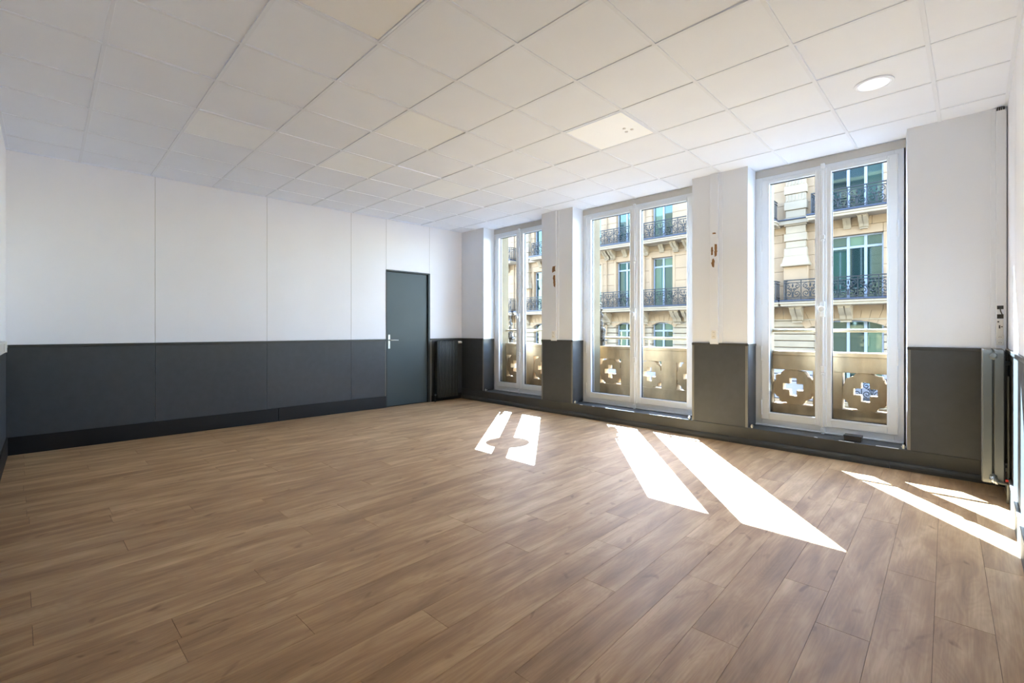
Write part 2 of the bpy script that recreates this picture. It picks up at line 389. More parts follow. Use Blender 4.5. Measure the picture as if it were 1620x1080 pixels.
bb = MB(TW).box(0.0, 0.0, 0.0, 2.50, 0.014, 0.178, 0.003).build('baseboard_west', BLACKB, kind='structure')
MB(TW).box(2.503, 0.0, 0.0, 4.100, 0.0145, 0.182, 0.003).build('baseboard_board', BLACKB, bb)
MB(TW).box(4.96, 0.0, 0.0, LW-0.02, 0.014, 0.10, 0.003).build('baseboard_board', BLACKB, bb)
for (a, b_) in ((0.001, 0.012), (4.086, 4.100), (4.932, 4.962)): MB(TW).box(a, 0.0, WBT if a < 4.9 else 0, b_, 0.006, RZ0, 0.001).build('edge_trim', EDGE, ww)
# door
d1 = thing('door_1', 'grey-green flush door in dark frame with chrome lever handle', 'door', TW(4.516, 0, 0)); d1['kind'] = 'structure'
del d1['category']
f = MB(TW); f.box(4.102, -0.05, 0, 4.122, 0.008, DZ, 0.002); f.box(4.895, -0.20, 0, 4.932, 0.008, DZ, 0.002); f.box(4.122, -0.05, DZ-0.022, 4.895, 0.008, DZ, 0.002); f.box(4.122, -0.20, 0, 4.124, -0.05, DZ-0.02)
f.build('frame', DOORF, d1)
leaf = MB(TW).box(4.124, -0.062, 0.008, 4.888, -0.022, DZ-0.026, 0.002).build('leaf', DOORM, d1)
hp = MB(TW).box(4.148, -0.022, 0.93, 4.186, -0.014, 1.155, 0.004).build('handle_plate', CHROME, d1, smooth=False)
z = 1.067; pts = [TW(4.167, -0.016, z), TW(4.167, 0.03, z), TW(4.172, 0.040, z), TW(4.19, 0.043, z), TW(4.30, 0.043, z-0.002)]
MB().tube(pts, [0.010, 0.010, 0.010, 0.009, 0.008], 10).build('handle', CHROME, hp, smooth=True)
for z in (0.25, 1.1, 1.95): MB(TW).box(4.886, -0.03, z-0.045, 4.897, -0.012, z+0.045, 0.003).build('hinge', DOORF, d1)

# ------------------------------------------------------------------ south wall (behind the camera side)
ws = MB().box(-6.95, YS-0.25, -0.05, XE+0.25, YS-0.012, ZC+0.05).build('wall_south', WHITE, kind='structure')
xs = [-6.69, -5.5, -4.3, -3.1, -1.9, -0.7, XE]
for a, b_ in zip(xs[:-1], xs[1:]):
    MB().box(a+0.002, YS-0.012, RZ1, b_-0.002, YS, ZC-0.001, 0.002).build('wall_panel', WHITE, ws)
    MB().box(a+0.001, YS-0.012, 0.0, b_-0.001, YS+0.001, RZ0+0.002, 0.001).build('wainscot_panel', FABRIC, ws)
MB().box(-6.68, YS-0.01, RZ0, XE-0.015, YS+0.014, RZ1, 0.003).build('trim_3', RAILD, kind='structure')
MB().box(-6.67, YS, 0.0, XE-0.015, YS+0.014, 0.178, 0.003).build('baseboard_south', BLACKB, kind='structure')
t = thing('cable_trunking', 'white plastic trunking on the wall at the far left edge, at dado height', 'trunking', (-4.3, YS+0.03, 1.05))
MB().box(-5.5, YS+0.001, 1.05, -3.2, YS+0.052, 1.135, 0.004).build('channel', PLAST, t)
MB().box(-5.508, YS+0.001, 1.048, -5.5, YS+0.055, 1.138, 0.002).build('end_cap', PLAST, t)
for x in (-5.3, -5.22): MB().box(x-0.035, YS+0.052, 1.062, x+0.035, YS+0.058, 1.125, 0.003).build('socket', PLAST, t)

# ------------------------------------------------------------------ east wall
we = MB().box(XE+0.012, YS-0.2, -0.05, XE+0.25, 5.9, ZC+0.05).build('wall_east', WHITE, kind='structure')
ys = [YS, 0.8, 2.0, 3.2, 4.4, YN]
for a, b_ in zip(ys[:-1], ys[1:]):
    MB().box(XE, a+0.002, RZ1, XE+0.012, b_-0.002, ZC-0.001, 0.002).build('wall_panel', WHITE, we)
    MB().box(XE-0.001, a+0.001, 0.0, XE+0.012, b_-0.001, RZ0+0.002, 0.001).build('wainscot_panel', FABRIC, we)
MB().box(XE-0.014, YS+0.015, RZ0, XE+0.01, YN-0.002, RZ1, 0.003).build('trim_4', RAILD, kind='structure')
be = MB().box(XE-0.014, YS+0.015, 0.0, XE, YN-0.035, 0.165, 0.002).build('baseboard_east', PLINTH, kind='structure')
MB().box(XE-0.018, YS+0.015, 0.165, XE, YN-0.035, 0.175, 0.003).build('cap_moulding', EDGE, be)

# ------------------------------------------------------------------ north wall: piers, plinth, lintels
nw = MB()
for n, (a, b_) in enumerate(PIERF):
    r = {0: OPEN[0][0], 1: OPEN[1][0], 2: OPEN[2][0], 3: XE+0.02}[n]; l = {0: -6.9, 1: OPEN[0][1], 2: OPEN[1][1], 3: OPEN[2][1]}[n]
    a0 = -6.9 if n == 0 else a
    # splayed on the left side where the opening is wider than the pier
    nw.prism([(a0, YN), (b_, YN), (b_ if n < 3 else XE+0.02, 5.70), (l if n else -6.9, 5.70)], 0.0, ZC+0.06, 'z')
for (a, b_) in OPEN:
    nw.box(a-0.001, 5.585, 2.915, b_+0.001, 5.70, ZC+0.06)
nw = nw.build('wall_north', PIERW, kind='structure')
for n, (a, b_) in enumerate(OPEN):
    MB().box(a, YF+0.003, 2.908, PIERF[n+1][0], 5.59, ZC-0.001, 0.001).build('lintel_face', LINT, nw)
# wainscot on the piers
for n, (a, b_) in enumerate(PIERF):
    a = max(a, -6.566); e0 = 0.024
    la = a if n == 0 else a+e0; lb = b_-e0 if n < 3 else b_-0.002
    MB().box(la, YN-0.005, WBT, lb, YN, RZ0, 0.001).build('wainscot_panel', FABRIC, nw)
    if n: MB().box(a, YN-0.007, WBT-0.003, a+e0, YN+0.02, RZ0, 0.0015).build('edge_trim', EDGE, nw)
    if n < 3: MB().box(b_-e0, YN-0.007, WBT-0.003, b_, YN+0.002, RZ0, 0.0015).build('edge_trim', EDGE, nw)
    if n < 3:
        MB().box(b_, YN+0.001, WBT, b_+0.005, YF, RZ0-0.003, 0.001).build('reveal_panel', FABRIC, nw)
    MB().box(a if n else a+0.012, YN-0.015, RZ0, b_+0.006 if n < 3 else b_-0.02, YN+0.0, RZ1, 0.003).build('trim_%d' % (5+n), RAILD, kind='structure')
    if n < 3: MB().box(b_, YN, RZ0-0.003, b_+0.010, YF, RZ1-0.006, 0.002).build('dado_return', RAILD, nw)
bn = MB()
bn.box(-6.565, YN-0.014, 0, XE-0.015, YN, WBT, 0.004)
for (a, b_) in OPEN: bn.box(a, YN-0.002, 0.0, b_+0.07, 5.60, WBT, 0.003)
bn = bn.build('baseboard_north', PLINTH, kind='structure')
# base moulding with a rounded top, in lengths
def quarter(m, x0, x1):
    P = [(YN-0.014, 0.0), (YN-0.045, 0.0), (YN-0.045, 0.028), (YN-0.040, 0.044), (YN-0.030, 0.056), (YN-0.014, 0.062)]
    m.prism(P, x0, x1, 'x')
for (x0, x1) in ((-6.55, -4.1), (-4.097, -1.90), (-1.897, -0.52), (-0.517, XE-0.016)):
    m = MB(); quarter(m, x0, x1); m.build('base_moulding', PLINTH, bn)
# scuffed chips of paint on the sill edge
for (x, w) in ((-3.93, .05), (-3.72, .035), (-3.5, .04), (-2.75, .30), (-0.9, .12), (-1.1, .03), (-0.62, .16)):
    m = MB(); n = 5
    for k in range(n): m.box(x+w*k/n, YN-0.0185+random.uniform(0, .003), WBT-0.002, x+w*(k+1)/n, YN-0.008+random.uniform(0, .01), WBT+0.0015)
    m.build('chipped_edge', FRAMEW, bn)

# ------------------------------------------------------------------ windows
def rect_frame(m, x0, z0, x1, z1, w, wb, ya, yb, c=0.003, wt=None):
    wt = wt or w
    m.box(x0, ya, z0, x0+w, yb, z1, c); m.box(x1-w, ya, z0, x1, yb, z1, c)
    m.box(x0+w-0.001, ya, z1-wt, x1-w+0.001, yb, z1, c); m.box(x0+w-0.001, ya, z0, x1-w+0.001, yb, z0+wb, c)
GZ0, GZ1 = 0.330, 2.825
for n in range(3):
    xa, xb = OPEN[n]; (g0, g1), (g2, g3) = GLZ[n]
    win = thing('window_%d' % (n+1), 'tall white two-leaf casement window', 'window', ((xa+xb)/2, 5.6, 0.18)); win['kind'] = 'structure'; del win['category']
    s0 = g0-0.078; s3 = g3+0.078; mid = (g1+g2)/2
    m = MB(); rect_frame(m, xa, 0.178, xb, 2.908, s0-xa+0.006, 0.075, YF+0.006, 5.66, 0.003, 0.045)
    m.box(xa, YF-0.012, 0.178, xb, YF+0.01, 0.192, 0.004)
    m.build('outer_frame', FRAMEW, win)
    for q, (ga, gb, sa, sb) in enumerate(((g0, g1, s0, mid-0.004), (g2, g3, mid+0.004, s3))):
        m = MB(); ya, yb = YF-0.008, 5.645
        m.box(sa, ya, 0.250, ga, yb, 2.868, 0.004); m.box(gb, ya, 0.250, sb, yb, 2.868, 0.004)
        m.box(ga-0.001, ya, GZ1, gb+0.001, yb, 2.868, 0.004); m.box(ga-0.001, ya, 0.250, gb+0.001, yb, GZ0, 0.004)
        sash = m.build('sash', FRAMEW, win)
        m = MB(); e = 0.016   # raised moulding round the pane
        rect_frame(m, ga-e, GZ0-e, gb+e, GZ1+e, e+0.002, e+0.002, ya-0.005, ya+0.004, 0.002)
        m.build('glazing_bead', FRAMEW, sash)
        m = MB(); rect_frame(m, ga-0.002, GZ0-0.002, gb+0.002, GZ1+0.002, 0.007, 0.007, 5.606, 5.626, 0.0); m.build('gasket', GASKET, sash)
        MB().box(ga, 5.614, GZ0, gb, 5.618, GZ1).build('pane', GLASS, sash)
        hx = sa if q == 0 else sb
        for z in (2.78, 2.17, 1.58, 0.975, 0.38):
            MB().tube([(hx, YF-0.010, z-0.08), (hx, YF-0.010, z-0.075), (hx, YF-0.010, z+0.075), (hx, YF-0.010, z+0.08)], [0.004, 0.0075, 0.0075, 0.004], 8).build('hinge', FRAMEW, sash, smooth=True)
        if q == 0:   # ventilation slot cover on top rail
            MB().box(ga+0.06, ya-0.006, 2.846, gb-0.02, ya, 2.860, 0.002).build('vent_strip', FRAMEW, sash)
    MB().prism([(mid-0.032, YF-0.008), (mid-0.026, YF-0.02), (mid+0.026, YF-0.02), (mid+0.032, YF-0.008)], 0.25, 2.868, 'z').build('cover_strip', FRAMEW, win)
    bolt = MB().tube([(mid, YF-0.026, 0.20), (mid, YF-0.026, 2.90)], 0.0085, 10).build('bolt_rod', FRAMEW, win, smooth=True)
    for z, h in ((2.89, .05), (2.17, .045), (0.83, .07), (0.215, .05)):
        MB().box(mid-0.019, YF-0.040, z-h/2, mid+0.019, YF-0.012, z+h/2, 0.006).build('rod_guide', FRAMEW, bolt)
        MB().lathe([(0.012, -h/2-0.02), (0.016, -h/2-0.012), (0.011, -h/2-0.004)], (mid, YF-0.026, z), n=12).build('rod_collar', FRAMEW, bolt, smooth=True)
    MB().box(mid-0.020, YF-0.046, 1.36, mid+0.020, YF-0.012, 1.52, 0.007).build('bolt_case', FRAMEW, bolt)
    MB().lathe([(0.008, 0.0), (0.009, -0.02), (0.022, -0.026), (0.030, -0.036), (0.026, -0.046), (0.001, -0.050)], (mid, YF-0.046, 1.44), 'y', 20).build('bolt_knob', FRAMEW, bolt, smooth=True)

# small pipe stops in the sill corners
for (x, w) in ((-5.945, 'left of the far window'), (-4.03, 'left end of the middle window'), (-2.36, 'right end of the middle window'), (-1.675, 'left end of the right window'), (-0.43, 'right end of the right window')):
    t = thing('sill_fitting', 'small steel fitting on the sill, '+w, 'fitting', (x, 5.345, WBT))
    MB().lathe([(0.012, 0), (0.012, 0.012), (0.017, 0.014), (0.017, 0.022), (0.010, 0.024), (0.010, 0.036), (0.006, 0.039)], (x, 5.345, WBT), n=14).build('nut', CHROME, t, smooth=True)
    MB().tube([(x, 5.352, WBT+0.018), (x, 5.385, WBT+0.018)], 0.006, 8).build('stub', CHROME, t, smooth=True)

# black box on the right window sill
t = thing('black_case', 'small flat black plastic case lying on the right window sill', 'case', (-0.80, 5.40, WBT))
MB().prism([(-0.865, 0.180), (-0.735, 0.180), (-0.733, 0.222), (-0.868, 0.222)], 5.36, 5.46, 'y').build('body', BLACKP, t)
MB().box(-0.872, 5.354, 0.222, -0.730, 5.464, 0.230, 0.003).build('lid', BLACKP, t)

# ------------------------------------------------------------------ wall trunkings with sockets, on the piers
def socket(t, x, y, z, r=0.02):
    p = MB().box(x-r*1.15, y-0.006, z-r*1.1, x+r*1.15, y, z+r*1.1, 0.003).build('socket', PLAST, t)
    m = MB().lathe([(r*0.8, 0.0), (r*0.8, -0.0025), (r*0.65, -0.003), (r*0.62, -0.0008), (0.0005, -0.0008)], (x, y-0.0058, z), 'y', 18); m.build('socket_rim', PLAST, p)
    for dx in (-0.3, 0.3): MB().lathe([(r*0.13, 0), (r*0.13, -0.0022)], (x+dx*r, y-0.0058, z), 'y', 8).build('contact_hole', PLASTD, p)
    MB().lathe([(r*0.13, 0), (r*0.13, -0.0035)], (x, y-0.0058, z+r*0.35), 'y', 8).build('earth_pin', CHROME, p)
def trunk(x0, x1, label, top=ZC-0.001, side=0.028):
    t = thing('wall_trunking', label, 'trunking', ((x0+x1)/2, YN-0.02, RZ1))
    MB().box(x0, YN-0.034, RZ1-0.012, x1, YN, top, 0.003).build('channel', PIERW, t)
    MB().box(x1, YN-0.012, RZ1, x1+side, YN, top, 0.003).build('side_strip', PIERW, t)
    return t
# far pier (between far and middle window)
t2 = trunk(-4.445, -4.345, 'white vertical trunking on the pier between far and middle windows, torn patch', side=0.03)
xm = -4.395
socket(t2, xm, YN-0.034, 1.185, 0.024); socket(t2, xm, YN-0.034, 1.135, 0.024)
def torn(t, x, z, w, h, seed):
    random.seed(seed+40); pts = []
    for k in range(18):
        a = 2*PI*k/18; rx = w/2/max(abs(math.cos(a)), abs(math.sin(a))*w/h*1.0+1e-6)
        sx = math.cos(a); sz = math.sin(a); q = 1/max(abs(sx)/(w/2), abs(sz)/(h/2))*random.uniform(.55, 1.08)
        pts.append((x+sx*q, z+sz*q))
    MB().prism(pts, YN-0.0345, YN-0.0362, 'y').build('torn_patch', TORN, t)
torn(t2, xm+0.01, 2.125, .07, .10, 1); torn(t2, xm+0.018, 1.945, .055, .20, 2)
t3 = trunk(-2.105, -2.015, 'white vertical trunking on the pier between middle and right windows, ragged patch', side=0.04)
xm = -2.06
socket(t3, xm, YN-0.034, 1.20, 0.022); socket(t3, xm, YN-0.034, 1.155, 0.022)
torn(t3, xm+0.022, 2.12, .035, .15, 3); torn(t3, xm-0.008, 1.99, .04, .13, 4); torn(t3, xm-0.02, 2.13, .03, .12, 5)
torn(t3, xm, 2.315, .045, .018, 6)
random.seed(21)
t4 = trunk(0.135, 0.192, 'wide white corner trunking above the right radiator, open box with loose wires', top=ZC-0.03, side=0.0)
MB().box(0.105, YN-0.016, RZ1, 0.135, YN, ZC-0.001, 0.003).build('side_strip', PIERW, t4)
for k in range(4): MB().tube([(0.140+k*.012, YN-0.02, ZC-0.05), (0.142+k*.012, YN-0.024, ZC-0.015), (0.146+k*.011, YN-0.01, ZC+0.002)], 0.004, 6).build('loose_wire', BLACKP, t4, smooth=True)
yb = YN-0.034
for (z0, z1) in ((1.392, 1.420), (1.318, 1.352)): MB().box(0.140, yb-0.002, z0, 0.176, yb, z1).build('open_slot', PLASTD, t4)
MB().tube([(0.156, yb-0.004, 1.405), (0.160, yb-0.012, 1.375), (0.168, yb-0.010, 1.350), (0.163, yb-0.004, 1.332)], 0.0035, 6).build('loose_wire', PLASTD, t4, smooth=True)
pl = MB().box(0.137, yb-0.008, 1.185, 0.175, yb, 1.312, 0.002).build('network_plate', PLAST, t4)
MB().box(0.150, yb-0.010, 1.240, 0.158, yb-0.007, 1.266, 0.001).build('network_port', PLASTD, pl)
MB().box(0.162, yb-0.0095, 1.250, 0.171, yb-0.007, 1.258, 0.001).build('label_strip', RAILD, pl)
MB().box(0.142, yb-0.0095, 1.288, 0.152, yb-0.007, 1.298, 0.001).build('label_strip', RAILD, pl)
socket(t4, 0.157, yb, 1.172, 0.019); socket(t4, 0.157, yb, 1.128, 0.019)

# ------------------------------------------------------------------ radiators
def rad_section(T, u0, u1, n0, n1, z0, z1, mt, parent, cols=2, gp=0.05, ek=0.55):
    """one cast section: columns across the depth n, joined by rounded top and bottom hubs"""
    m = MB(T); dn = (n1-n0); w = u1-u0; g = w*0.10
    cw = dn/cols
    for c in range(cols):
        a = n0+cw*c+cw*gp; b_ = n0+cw*(c+1)-cw*gp; ca = (a+b_)/2
        # column with lens-shaped plan
        P = [(u0+g, a+cw*.12), (u0+w*.3, a), (u1-w*.3, a), (u1-g, a+cw*.12), (u1-g, b_-cw*.12), (u1-w*.3, b_), (u0+w*.3, b_), (u0+g, b_-cw*.12)]
        nn = len(P); lv = [(z0, ek), (z0+.012*(1.45-ek), .5+.5*ek+.07), (z0+.03, 1), (z1-.03, 1), (z1-.012*(1.45-ek), .5+.5*ek+.07), (z1, ek)]
        vs = []; uc = (u0+u1)/2
        for (zz, k) in lv: vs += [(uc+(p[0]-uc)*k, ca+(p[1]-ca)*k, zz) for p in P]
        F = [tuple(range(nn))[::-1], tuple(range((len(lv)-1)*nn, len(lv)*nn))]
        for i in range(len(lv)-1): F += [(i*nn+k, i*nn+(k+1) % nn, (i+1)*nn+(k+1) % nn, (i+1)*nn+k) for k in range(nn)]
        m.add(vs, F)
    for zz in (z0+0.015, z1-0.075): m.box(u0+g*1.2, n0+cw*0.3, zz, u1-g*1.2, n1-cw*0.3, zz+0.06, 0.008)
    for zz in (z0+0.045, z1-0.045): m.box(u0, (n0+n1)/2-0.02, zz-0.02, u1, (n0+n1)/2+0.02, zz+0.02, 0.006)
    return m.build('section', mt, parent, smooth=True)
# west radiator in the far corner
base = TW(5.22, 0.09, 0)
rw = thing('column_radiator', 'black column radiator in the far corner beside the grey-green door', 'radiator', base)
ns = 13; u0 = 5.00; uw = 0.43/ns
for k in range(ns): rad_section(TW, u0+uw*k, u0+uw*(k+1), 0.05, 0.15, 0.07, 1.045, RADD, rw, 2)
MB(TW).box(4.985, 0.06, 0.09, 5.0, 0.14, 1.03, 0.004).build('end_plate', RADD, rw)
for zz in (0.12, 0.99):
    for uu in (5.08, 5.36): MB(TW).box(uu-0.01, 0.0, zz-0.01, uu+0.01, 0.07, zz+0.01, 0.002).build('bracket', RADD, rw)
MB().tube([TW(5.43, 0.10, 1.0), TW(5.50, 0.10, 1.0)], 0.012, 10).build('valve_body', CHROME, rw, smooth=True)
MB().tube([TW(5.45, 0.11, 1.015), TW(5.46, 0.17, 1.015), TW(5.465, 0.19, 1.015)], [0.017, 0.021, 0.016], 14).build('thermostat_knob', PLAST, rw, smooth=True)
MB().tube([TW(5.0, 0.10, 0.125), TW(4.97, 0.105, 0.125), TW(4.955, 0.12, 0.12)], [0.013, 0.016, 0.012], 10).build('lower_valve', CHROME, rw, smooth=True)
MB().tube([TW(4.968, 0.105, 0.125), TW(4.968, 0.10, 0.06), TW(4.968, 0.10, 0.001)], 0.009, 10).build('pipe', RADD, rw, smooth=True)
# east radiator by the right edge, seen end-on
re_ = thing('cast_radiator', 'glossy grey cast iron radiator by the right wall, seen end-on', 'radiator', (0.11, 5.0, 0))
TE = lambda u, n, z: Vector((n, 4.80+u, z))
for k in range(8):
    rad_section(TE, 0.055*k, 0.055*(k+1)-0.001, 0.050, 0.168, 0.125, 1.085, RADG, re_, 2, 0.015, 0.86)
MB().lathe([(0.022, 0.01), (0.022, -0.008), (0.018, -0.014), (0.001, -0.016)], (0.108, 4.803, 1.045), 'y', 6).build('hex_plug', RADG, re_)
MB().tube([(0.108, 4.81, 0.165), (0.108, 4.775, 0.165), (0.110, 4.765, 0.155)], [0.020, 0.021, 0.014], 12).build('valve_body', CHROME, re_, smooth=True)
m = MB()
for k in range(5): m.lathe([(0.019+.003*(k % 2), -0.004), (0.022+.003*(k % 2), 0.0), (0.019, 0.004)], (0.104+.006*k, 4.775, 0.160-.003*k), 'x', 10)
m.build('hemp_wrap', CHROME, re_, smooth=True)
MB().tube([(0.11, 4.775, 0.152), (0.15, 4.775, 0.142), (0.178, 4.785, 0.140), (0.184, 4.80, 0.13), (0.184, 4.80, 0.001)], 0.010, 10).build('pipe', RADG, re_, smooth=True)
MB().lathe([(0.008, -0.008), (0.010, 0), (0.008, 0.008)], (0.176, 4.782, 0.166), 'x', 10).build('red_washer', mat('red_rubber', (170, 40, 36), 0.5), re_)
for zz in (0.99, 0.23):
    for yy in (4.86, 5.18): MB().box(0.165, yy-0.012, zz-0.015, XE-0.001, yy+0.012, zz+0.015, 0.003).build('bracket', RADD, re_)
MB().tube([(0.184, 4.80, 0.9), (0.186, 4.80, 0.15)], 0.008, 8).build('riser_pipe', RADD, re_, smooth=True)

# ------------------------------------------------------------------ our own facade outside the windows
of = MB(); xl = -9.5; xr = 2.5; cuts = [xl]
for (a, b_) in EXT: cuts += [a, b_]
cuts.append(xr)
for k in range(0, 8, 2): of.box(cuts[k], 5.665, -5.0, cuts[k+1], 5.85, 3.12)
for (a, b_) in EXT: of.box(a, 5.665, -5.0, b_, 5.85, 0.17 if a != EXT[1][0] else 0.05)
of.box(xl, 5.665, 3.12, xr, 5.85, 3.5)
fa = of.build('wall_facade', REVEAL, kind='structure')
# upper storeys of our building: stone courses and tall windows the panes opposite reflect
for st in range(2):
    zb_ = 3.5+4.2*st
    for j in range(7):
        z0 = zb_+0.6*j
        for (a, b_) in ((xl, -7.6), (-6.4, -5.9), (-4.8, -3.95), (-2.45, -1.6), (-0.53, 0.6), (1.7, xr)) if j not in (0, 6) else ((xl, -5.5), (-5.5, -1.5), (-1.5, xr)):
            MB().box(a+0.004, 5.665, z0+0.004, b_-0.004, 5.85, z0+0.596, 0.006).build('stone_course', OWNST, fa)
    for (a, b_) in ((-7.6, -6.4), (-5.9, -4.8), (-3.95, -2.45), (-1.6, -0.53), (0.6, 1.7)):
        w = MB(); rect_frame(w, a, zb_+0.6, b_, zb_+3.6, 0.07, 0.08, 5.70, 5.76, 0.003); w.box((a+b_)/2-0.04, 5.70, zb_+0.65, (a+b_)/2+0.04, 5.76, zb_+3.55)
        w = w.build('upper_window', FRAMEB, fa); MB().box(a+0.05, 5.72, zb_+0.65, b_-0.05, 5.73, zb_+3.55).build('pane', PANE, w)
MB().box(xl, 5.67, 11.8, xr, 6.25, 12.05, 0.03).build('cornice', OWNST, fa)
MB().prism([(5.67, 12.05), (4.2, 14.6), (0.0, 15.2), (0.0, 12.05)], xl, xr, 'x').build('roof', ZINC, fa)
# side wings close the street front left and right
for (a, b_) in ((-26.0, xl-0.002), (xr+0.002, 16.0)):
    wg = MB().box(a, 5.3, -5.0, b_, 5.84, 12.05).build('wall_wing', OWNST, kind='structure')
    n = int((b_-a)/2.4)
    for st in range(4):
        for k in range(n):
            x = a+1.2+2.4*k; z0 = -3.6+4.2*st; f_ = MB(); rect_frame(f_, x-0.55, z0, x+0.55, z0+2.9, 0.07, 0.08, 5.82, 5.87, 0.003)
            f_ = f_.build('upper_window', FRAMEB, wg); MB().box(x-0.5, 5.841, z0+0.05, x+0.5, 5.85, z0+2.85).build('pane', PANE, f_)

# stone balconies with pierced panels
def pierced(m, cx, cz, ya, yb, seed, h=0.19):
    rnd = random.Random(seed); n = 72; out = []; inn = []
    for k in range(n):
        a = 2*PI*k/n; ca, sa_ = math.cos(a), math.sin(a)
        ro = 0.186+0.016*max(0, math.cos(4*a))**2*(abs(math.sin(2*a)) < .5)+(abs(math.sin(2*a)) > .6)*(0.010*math.sin(12*a+seed)+rnd.uniform(-.006, .006)+0.006)
        # keep the ring tied to the square at the four mid-sides
        x, z_ = ca*ro, sa_*ro
        x = max(-h-.002, min(h+.002, x*1.02)); z_ = max(-h-.002, min(h+.002, z_*1.02)); out.append((cx+x, cz+z_))
        # cross-shaped eye
        t1 = 0.098/max(abs(ca), abs(sa_)); arm = 0.036
        d = min(abs(ca), abs(sa_)); 
        r = min(t1, arm/d if d > 1e-6 else 9)
        r = max(r, 0.046); r *= rnd.uniform(.93, 1.05) if r < 0.09 else 1
        inn.append((cx+ca*r, cz+sa_*r))
    m.ring(out, inn, ya, yb)
def balustrade(name, label, xs, x0, x1, ya, zb, zt, hc, seed, returns=False):
    t = thing(name, label, 'balustrade', ((x0+x1)/2, ya, zb)); yb = ya+0.13; h = 0.19; cap = 0.085
    MB().box(x0, ya-0.012, zt-0.05, x1, yb+0.03, zt, 0.008).build('coping', BALU, t)
    MB().box(x0, ya, hc+h, x1, yb, zt-0.05, 0.002).build('top_course', BALU, t)
    MB().box(x0, ya, zb, x1, yb, hc-h, 0.002).build('bottom_course', BALU, t)
    ed = [x0]
    for c in xs: ed += [c-h, c+h]
    ed.append(x1)
    for k in range(0, len(ed), 2):
        if ed[k+1]-ed[k] > 0.01: MB().box(ed[k], ya, hc-h, ed[k+1], yb, hc+h, 0.002).build('upright', BALU, t)
    for q, c in enumerate(xs):
        m = MB(); pierced(m, c, hc, ya+0.012, yb-0.012, seed+q); m.build('pierced_rosette', BALU, t)
    return t
b1 = balustrade('balustrade', 'pierced stone balustrade outside the far window', (-5.69, -5.05), -5.898, -4.792, 5.79, 0.17, 0.997, 0.60, 3)
b3 = balustrade('balustrade', 'pierced stone balustrade outside the right window', (-1.40, -0.76), -1.598, -0.532, 5.79, 0.17, 0.997, 0.60, 9)
b2 = balustrade('balustrade', 'pierced stone balustrade outside the middle window', (-3.91, -3.265, -2.665), -4.24, -2.2, 6.05, -0.35, 0.987, 0.60, 6)
MB().box(-4.37, 5.851, -0.35, -4.24, 6.18, 0.987, 0.004).build('side_return', BALU, b2); MB().box(-2.2, 5.851, -0.35, -2.07, 6.18, 0.987, 0.004).build('side_return', BALU, b2)
for (a, b_, y1, z, n) in ((EXT[0][0], EXT[0][1], 5.80, 0.305, 'far'), (EXT[2][0], EXT[2][1], 5.80, 0.305, 'right')):
    MB().box(a, 5.665, 0.16, b_, y1-0.011, z, 0.004).build('outer_sill', STONEL, fa)
MB().box(-4.37, 5.86, -0.45, -2.07, 6.20, 0.03, 0.004).build('balcony_floor', STONEL, fa)
def rail(x0, x1, y, z, posts, label, zt):
    t = thing('handrail', label, 'handrail', ((x0+x1)/2, y, zt))
    MB().tube([(x0, y, z), (x1, y, z)], 0.018, 10).build('bar', RAILC, t, smooth=True)
    for x in posts: MB().tube([(x, y, zt), (x, y, z)], 0.011, 8).build('post', RAILC, t, smooth=True)
rail(-5.93, -4.76, 5.80, 1.222, (), 'thin cream handrail above the far window balustrade', 1.0)
rail(-1.63, -0.50, 5.80, 1.222, (), 'thin cream handrail above the right window balustrade', 1.0)
rail(-4.24, -2.2, 6.06, 1.11, (-3.27,), 'thin cream handrail with a post above the middle balustrade', 0.988)
# grimy carved consoles at the left jambs
def console(x, y, z, s_, label, seed):
    r = random.Random(seed); t = thing('carved_console', label, 'stone carving', (x, y, z))
    m = MB()
    for k in range(26):
        f_ = k/25; rr = (0.018+0.040*f_**1.5)*s_*r.uniform(.7, 1.2)
        m.lathe([(0.001, -rr), (rr*.7, -rr*.7), (rr, 0), (rr*.7, rr*.7), (0.001, rr)], (x+r.uniform(-.015, .03)*s_*(0.4+f_), y+r.uniform(-.02, .02), z+0.55*s_*(1-f_)+r.uniform(-.01, .01)), 'z', 7)
    m.build('foliage_carving', GRIME, t, smooth=True)
    m = MB(); m.box(x-0.02*s_, y-0.03, z-0.09*s_, x+0.06*s_, y+0.04, z-0.02, 0.008); m.box(x-0.02*s_, y-0.03, z-0.02, x+0.09*s_, y+0.05, z+0.01, 0.006); m.build('console_block', GRIME, t)
console(-3.985, 5.915, 1.08, 1.0, 'grimy carved stone console at the left of the middle window', 4)
console(-5.90, 5.905, 1.08, 0.8, 'dark carved stone console at the left of the far window', 8)

# pendant street lamp above the far window: its round dish shades the floor patch
LZ = 3.55; kx = -SUNV.x/SUNV.z; ky = -SUNV.y/SUNV.z
lx, ly = -3.615-kx*LZ, 3.575-ky*LZ
t = thing('street_lamp', 'round wall lamp on a bracket outside above the far window', 'street lamp', (lx, ly, LZ))
MB().lathe([(0.243, 0.0), (0.245, 0.012), (0.20, 0.035), (0.06, 0.06), (0.03, 0.09)], (lx, ly, LZ), n=40).build('dish', IRON, t, smooth=True)
MB().tube([(lx, ly, LZ+0.08), (lx, ly, LZ+0.2), (lx+0.05, ly-0.1, LZ+0.24), (lx+0.5, 5.85, LZ+0.12)], 0.016, 8).build('bracket_arm', IRON, t, smooth=True)

